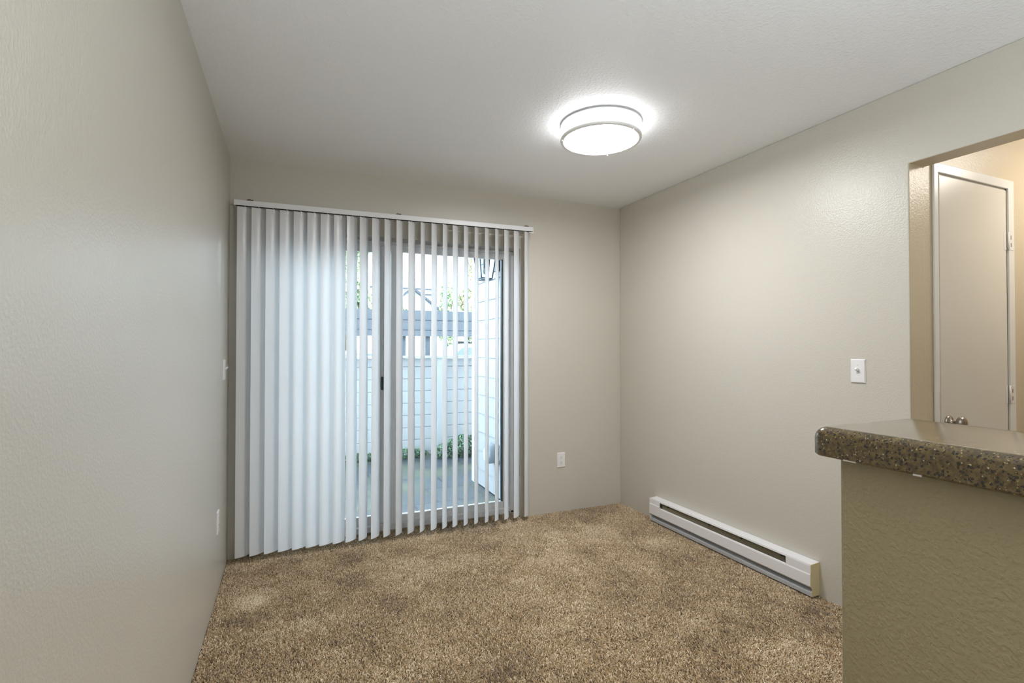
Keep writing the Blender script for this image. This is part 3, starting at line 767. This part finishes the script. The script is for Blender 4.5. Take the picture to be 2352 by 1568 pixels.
# flowering shrubs beyond the fence
for i, (x, yy, lab) in enumerate(((1.30, 7.6, 'red flowering shrub behind the fence, left of the wide door stile'), )):
    r = empty('flowering_shrub', (x, yy, -0.5)); tag(r, lab, 'shrub')
    leaves('foliage', [(x, yy, 0.55, 0.40, 0.35, 0.65)], 900, 0.05, M['leaf_pale'], r, seed=8)
    leaves('blossom', [(x, yy, 0.70, 0.40, 0.35, 0.52)], 260, 0.04, M['red_flower'], r, seed=9)

# carport
def carport():
    y = 22.0; r = empty('carport', (7, y, -0.5)); tag(r, 'long dark slate metal carport across the parking area', 'carport')
    bm = bmesh.new(); x0, x1 = -12, 26
    bm_prism(bm, [(y, 1.78), (y+0.15, 2.92), (y+5.2, 2.92), (y+5.3, 1.95), (y+5.15, 1.95), (y+5.1, 2.5), (y+0.3, 2.5), (y+0.15, 1.78)], 'x', x0, x1)
    obj('roof', bm, M['carport'], r)
    bm = bmesh.new()
    for zz, dy in ((2.50, 0.085), (2.06, 0.03)): bm_box(bm, x0, x1, y+dy-0.03, y+dy+0.02, zz, zz+0.03)
    obj('rib', bm, M['slate_rib'], r)
    for px in (-6.3, -1.5, 2.0, 4.86, 5.94, 9.6, 14.4, 19.2):
        bm = bmesh.new(); bm_box(bm, px-0.09, px+0.09, y+0.25, y+0.40, -0.5, 2.5); obj('post', bm, M['carport_post'], r)
carport()

# vehicles
def truck(name, ox, oy, label, prof, win, L0, L1, group=None):
    """prof: side outline (x,z) with front at low x"""
    r = empty(name, (ox, oy, -0.5)); tag(r, label, 'car', group)
    wy = 0.92
    bm = bmesh.new(); bm_prism(bm, [(ox+x, z-0.5) for x, z in prof], 'y', oy-wy, oy+wy)
    for v in bm.verts:
        h = v.co.z+0.5
        if h > 1.1: v.co.y = oy + (v.co.y-oy)*(1-(h-1.1)*0.28)
    obj('body', bm, M['car_white'], r, 0.05, seg=3)
    for w in win:
        for s in (-1, 1):
            bm = bmesh.new(); A = []
            for k in (0, 1):
                for (x, z) in w:
                    yy = wy*(1-max(0, z-1.1)*0.28) + 0.012 - 0.03*k
                    A.append(bm.verts.new((ox+x, oy+s*yy, z-0.5)))
            n = len(w); bm.faces.new(A[:n]); bm.faces.new(A[n:][::-1])
            for i in range(n): bm.faces.new((A[i], A[(i+1) % n], A[n+(i+1) % n], A[n+i]))
            obj('side_window', bm, M['car_glass'], r)
    for wx in (L0, L1):
        for s in (-1, 1):
            bm = bmesh.new(); bm_lathe(bm, [(0.2, -0.11), (0.34, -0.11), (0.37, -0.07), (0.37, 0.07), (0.34, 0.11), (0.2, 0.11)], (ox+wx, oy+s*(wy-0.08), -0.13), 28, axis='y'); wv = obj('wheel', bm, M['tyre'], r, smooth=False)
            bm = bmesh.new(); bm_lathe(bm, [(0.21, -0.10), (0.05, -0.125), (0.21, 0.10), (0.05, 0.125)][:2], (ox+wx, oy+s*(wy-0.08), -0.13), 20, axis='y'); obj('rim', bm, M['nickel'], wv)
truck('pickup_truck', 5.0, 21.0, 'white pickup truck parked under the carport beside the lap sided wall',
      [(0, .35), (0, .95), (.1, 1.15), (1.15, 1.32), (1.75, 1.88), (2.05, 1.95), (2.75, 1.93), (2.98, 1.75), (3.05, 1.3), (5.2, 1.3), (5.25, .45)],
      [[(1.42, 1.36), (1.86, 1.76), (2.02, 1.80), (2.02, 1.36)], [(2.10, 1.36), (2.10, 1.80), (2.62, 1.78), (2.78, 1.36)]], 0.9, 4.2)
truck('parked_car', 0.3, 21.0, 'white car parked behind the wide door stile under the carport',
      [(0, .3), (0, .75), (.15, .9), (1.0, 1.05), (1.7, 1.58), (2.1, 1.66), (3.2, 1.64), (3.85, 1.15), (4.2, 1.05), (4.25, .35)],
      [[(1.35, 1.08), (1.85, 1.50), (2.25, 1.55), (2.25, 1.08)], [(2.32, 1.08), (2.32, 1.56), (3.05, 1.54), (3.45, 1.08)]], 0.85, 3.4)

# low garage building far behind
def garage():
    y = 60; r = empty('garage_building', (12, y, -0.5)); tag(r, 'low white garage row seen under the carport roof', 'building')
    bm = bmesh.new(); bm_box(bm, -10, 40, y, y+6, -0.5, 2.05); obj('wall', bm, M['garage_wall'], r)
    bm = bmesh.new(); bm_box(bm, -10.2, 40.2, y-0.3, y+6.3, 2.05, 2.25); obj('eave', bm, M['house_wall'], r)
    for x in range(-9, 38, 4):
        bm = bmesh.new(); bm_box(bm, x, x+2.9, y-0.04, y+0.01, -0.45, 1.55); obj('garage_door', bm, M['rake'] if x % 3 else M['grey_enamel'], r)
garage()

# neighbouring house with a gable
def house():
    r = empty('house', (11, 46, -0.5)); tag(r, 'white gabled house with pale grey roof beyond the carport', 'house')
    y = 40
    ax, az = 9.10, 6.10; lx, lz = 7.4, 4.75; rx, rz = 12.6, 3.45
    bm = bmesh.new(); bm_prism(bm, [(ax, az-0.1), (lx+.3, lz+0.05), (lx+.3, -0.5), (rx-.3, -0.5), (rx-.3, rz+0.15)], 'y', y, y+1.9); obj('gable_wall', bm, M['house_wall'], r)
    bm = bmesh.new(); t = 0.20
    bm_prism(bm, [(lx, lz-0.05), (ax, az), (rx, rz), (rx, rz-t), (ax, az-t), (lx, lz-0.05-t)], 'y', y-0.35, y-0.05); obj('rake_trim', bm, M['rake'], r)
    bm = bmesh.new(); bm_prism(bm, [(lx, lz-0.05), (ax, az), (rx, rz), (rx, rz-0.1), (ax, az-0.1), (lx, lz-0.15)], 'y', y-0.05, y+1.9); obj('gable_roof', bm, M['roof'], r)
    bm = bmesh.new(); v = [bm.verts.new(p) for p in ((4.5, 47, 7.75), (11.9, 47, 7.75), (11.6, 42.3, 5.95), (3.0, 42.3, 5.95), (4.5, 48, 7.75), (11.9, 48, 7.75), (12.8, 54, 5.95), (3.0, 54, 5.95))]
    for f in ((0, 1, 2, 3), (0, 4, 5, 1), (4, 7, 6, 5), (1, 5, 6, 2), (0, 3, 7, 4), (3, 2, 6, 7)): bm.faces.new([v[i] for i in f])
    obj('main_roof', bm, M['roof'], r)
    for zz in (6.15, 5.72):
        bm = bmesh.new(); bm_box(bm, 3.0, 11.75, 42.1, 42.25, zz, zz+0.10); obj('gutter', bm, M['rake'], r)
    bm = bmesh.new(); bm_box(bm, 3.4, 11.3, 42.3, 53.5, -0.5, 5.95); obj('main_wall', bm, M['house_wall'], r)
house()

# trees
def tree(x, y, h, rx, blobs, m, label, n, size, seed):
    r = empty('tree', (x, y, -0.5)); tag(r, label, 'tree')
    bm = bmesh.new(); bm_tube(bm, (x, y, -0.5), (x+0.1, y, h*0.55), 0.16, 10, 0.09)
    for k in range(5):
        a = k*1.26+seed; bm_tube(bm, (x+0.06, y, h*(0.3+0.06*k)), (x+rx*.6*math.cos(a), y+rx*.6*math.sin(a), h*(0.55+0.08*k)), 0.07, 7, 0.02)
    obj('trunk', bm, M['bark'], r, smooth=True)
    leaves('foliage', blobs, n, size, m, r, seed=seed)
def crown(x, y, h, rx, seed, nb=14, bot=0.25):
    q = random.Random(seed); out = []
    for i in range(nb):
        t = bot + (1-bot)*(i+0.5)/nb; w = rx*math.sqrt(max(0.06, math.sin(PI*min(1, (t-bot)/(1-bot)*0.9+0.1))))
        a = q.uniform(0, 2*PI); d = q.uniform(0, w*0.6); s = rx*q.uniform(0.35, 0.55)
        out.append((x+d*math.cos(a), y+d*math.sin(a), h*t, s, s, s*0.8))
    return out
tree(3.4, 33.0, 9.8, 2.2, crown(3.7, 33, 10.8, 2.2, 1, 20), M['leaf_pale'], 'tall pale green tree above the carport, left of the house', 20000, 0.17, 11)
tree(6.1, 30.5, 5.2, 0.8, crown(6.1, 30.5, 5.2, 0.65, 2, 9), M['leaf_pale'], 'small pale green tree beside the left slope of the house gable', 4200, 0.11, 12)
tree(11.9, 30.0, 9.4, 2.4, crown(11.6, 30.0, 9.4, 2.5, 5, 22, 0.25), M['leaf_autumn'], 'tall tree with green and rusty leaves beside the lap sided wall', 17000, 0.14, 13)
tree(9.3, 31.0, 5.3, 1.0, crown(9.3, 31.0, 5.3, 0.9, 6, 9), M['leaf_pale'], 'low green tree between the gable and the rusty tree', 4500, 0.11, 14)
